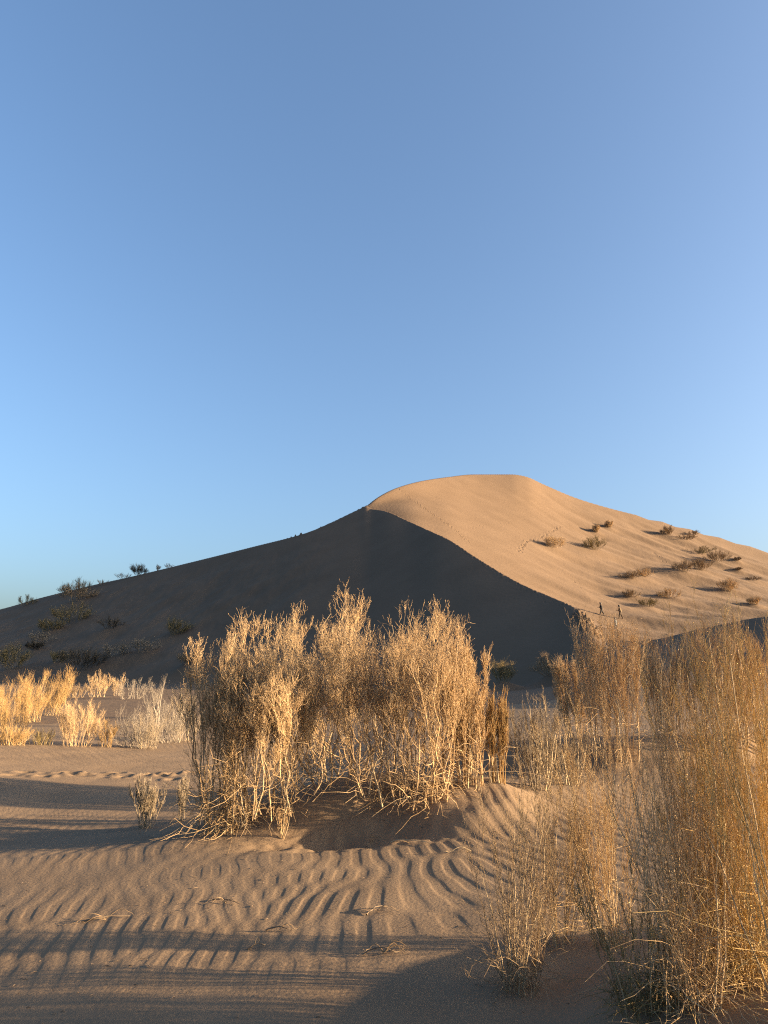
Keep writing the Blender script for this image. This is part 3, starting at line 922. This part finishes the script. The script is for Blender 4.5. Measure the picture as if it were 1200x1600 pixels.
# ------------------------------------------------------------------ the walkers
M_SKIN = plain_mat("skin", (0.34, 0.20, 0.13), .6)
M_HAIR = plain_mat("black_hair", (0.012, 0.010, 0.009), .6)
M_BLACK = plain_mat("black_cloth", (0.014, 0.014, 0.016), .9)
M_CHAR = plain_mat("charcoal_cloth", (0.035, 0.035, 0.04), .9)
M_KHAKI = plain_mat("brown_cloth", (0.12, 0.085, 0.045), .9)
M_DKBRN = plain_mat("dark_brown_cloth", (0.045, 0.03, 0.018), .9)
M_PALE = plain_mat("pale_blue_cloth", (0.13, 0.155, 0.175), .9)
M_GRAYC = plain_mat("grey_cloth", (0.13, 0.13, 0.13), .9)
M_SHOE = plain_mat("boot_leather", (0.05, 0.032, 0.02), .7)


def skin_obj(name, V, E, Rd, mat, parent, root=0, sub=2):
    me = bpy.data.meshes.new(name)
    me.from_pydata(V, E, [])
    me.update()
    o = bpy.data.objects.new(name, me)
    COL.objects.link(o)
    m = o.modifiers.new('skin', 'SKIN'); m.use_smooth_shade = True
    me.skin_vertices.new(name='') if not me.skin_vertices else None
    for i, d in enumerate(me.skin_vertices[0].data):
        r = Rd[i]
        d.radius = r if isinstance(r, tuple) else (r, r)
        d.use_root = (i == root)
    sb = o.modifiers.new('sub', 'SUBSURF'); sb.levels = sub; sb.render_levels = sub
    dg = bpy.context.evaluated_depsgraph_get()
    me2 = bpy.data.meshes.new_from_object(o.evaluated_get(dg))
    me2.name = name
    o.modifiers.clear()
    o.data = me2
    me2.materials.clear(); me2.materials.append(mat)
    if parent: o.parent = parent
    return o


def walker(label, loc, rz, top, legs, hairm, stride=1.0, bare_calf=True, bend=0.25, scale=1.0):
    """walking towards local +x, feet on z=0"""
    root = tag(empty("person", loc, rz), label, 'person', "walkers at the foot of the dune")
    root.scale = (scale,) * 3
    hipz = .90
    V = [(0, 0, hipz), (.02, 0, 1.06), (.05, 0, 1.24), (.08, 0, 1.40), (.10, 0, 1.47), (.125, 0, 1.545), (.14, 0, 1.62), (.13, 0, 1.70), (.235, 0, 1.575)]
    Rd = [(.13, .15), (.115, .14), (.125, .165), (.10, .15), .058, .075, .092, .06, .014]
    E = [(0, 1), (1, 2), (2, 3), (3, 4), (4, 5), (5, 6), (6, 7), (5, 8)]
    legsj = []; armsj = []
    for s in (1, -1):
        f = s * stride
        hip = len(V); V += [(0.0, .09 * s, .86), (.13 * f + .03, .095 * s, .50 + (.03 if f < 0 else 0)), (.26 * f - (.05 if f < 0 else 0), .095 * s, .10 + (.05 if f < 0 else 0)),
                            (.26 * f + .16 - (.05 if f < 0 else 0), .11 * s, .045 + (0 if f > 0 else -.005))]
        Rd += [.092, .060, .042, .036]
        E += [(0, hip), (hip, hip + 1), (hip + 1, hip + 2), (hip + 2, hip + 3)]
        legsj.append(hip)
        sh = len(V)
        g = -s
        el = (.03 + .10 * g + (.06 if g < 0 else 0), .235 * s, 1.14); wr = (el[0] + .16 + .06 * g, .215 * s, 1.03 + bend * (.5 if g > 0 else .0))
        V += [(.07, .175 * s, 1.385), el, wr, (wr[0] + .07, wr[1] - .01 * s, wr[2] + .0)]
        Rd += [.058, .042, .028, (.018, .036)]
        E += [(3, sh), (sh, sh + 1), (sh + 1, sh + 2), (sh + 2, sh + 3)]
        armsj.append(sh)
        hx, hy, hz = V[sh + 3]
        for q in range(4):                       # four fingers, curled a little
            k = len(V); ln = (.030, .036, .033, .025)[q]
            yy = hy; zz = hz + .024 - .016 * q
            V += [(hx + .028, yy, zz), (hx + .028 + ln, yy - .010 * s, zz - .006), (hx + .028 + ln * 1.6, yy - .034 * s, zz - .012)]
            Rd += [.0095, .0088, .0075]
            E += [(sh + 3, k), (k, k + 1), (k + 1, k + 2)]
        k = len(V)
        V += [(hx - .005, hy - .022 * s, hz + .036), (hx + .026, hy - .036 * s, hz + .050)]
        Rd += [.011, .009]; E += [(sh + 3, k), (k, k + 1)]
    body = skin_obj('body', V, E, Rd, M_SKIN, root)
    # head features
    for nm, pts, r, mt in (('hair', [(.05, 0, 1.46), (.075, 0, 1.65), (.15, 0, 1.75), (.235, 0, 1.71)], (.12, .155, .13, .075), hairm),):
        skin_obj(nm, pts, [(i, i + 1) for i in range(3)], r, mt, root)
    # jacket
    a0, a1 = armsj
    JV = [(0, 0, .80), V[1], V[2], V[3], (.09, 0, 1.455)]; JE = [(0, 1), (1, 2), (2, 3), (3, 4)]
    JR = [(.18, .20), (.17, .20), (.175, .21), (.14, .19), .085]
    for a in armsj:
        k = len(JV)
        JV += [V[a], V[a + 1], V[a + 2]]; JR += [.085, .068, .052]; JE += [(3, k), (k, k + 1), (k + 1, k + 2)]
    skin_obj('jacket', JV, JE, JR, top, root)
    # trousers or shorts
    TV = [(0, 0, 1.05), (0, 0, .88)]; TE = [(0, 1)]; TR = [(.17, .19), (.18, .19)]
    for h_ in legsj:
        k = len(TV)
        a_, b_, c_ = Vector(V[h_]), Vector(V[h_ + 1]), Vector(V[h_ + 2])
        end = b_ * .9 + c_ * .1 if bare_calf else b_ * .1 + c_ * .9
        TV += [tuple(a_), tuple(b_ * .85 + a_ * .15), tuple(end)]; TR += [.13, .10, .085]
        TE += [(1, k), (k, k + 1), (k + 1, k + 2)]
    skin_obj('shorts' if bare_calf else 'trousers', TV, TE, TR, legs, root)
    for h_ in legsj:
        c_, d_ = Vector(V[h_ + 2]), Vector(V[h_ + 3])
        skin_obj('boot', [tuple(c_ + Vector((0, 0, .08))), tuple(c_ + Vector((-.01, 0, -.045))), tuple(d_)], [(0, 1), (1, 2)], [.055, .055, (.045, .052)], M_SHOE, root)
    return root


def stand(px, py, top, **k):
    p, h, w = at(px, py, top, 10)
    return dict(loc=p - Vector((0, 0, .03)), scale=h / 1.76, **k)


a = stand(940.5, 962, 941.5); walker("walker dressed in black heading left up the sand by the crest, one arm bent forward", a['loc'], math.pi - .15, M_BLACK, M_BLACK, M_HAIR, 1.0, False, .3, a['scale'])
a = stand(970, 967, 945.5); walker("walker in brown seen through twigs, behind the one in black", a['loc'], math.pi - .3, M_KHAKI, M_DKBRN, M_HAIR, .8, False, .2, a['scale'])
a = stand(963, 985, 965); walker("walker in pale blue top and grey trousers, lowest of the three, half hidden by twigs", a['loc'], math.pi * .75, M_PALE, M_GRAYC, M_HAIR, .7, False, .2, a['scale'])
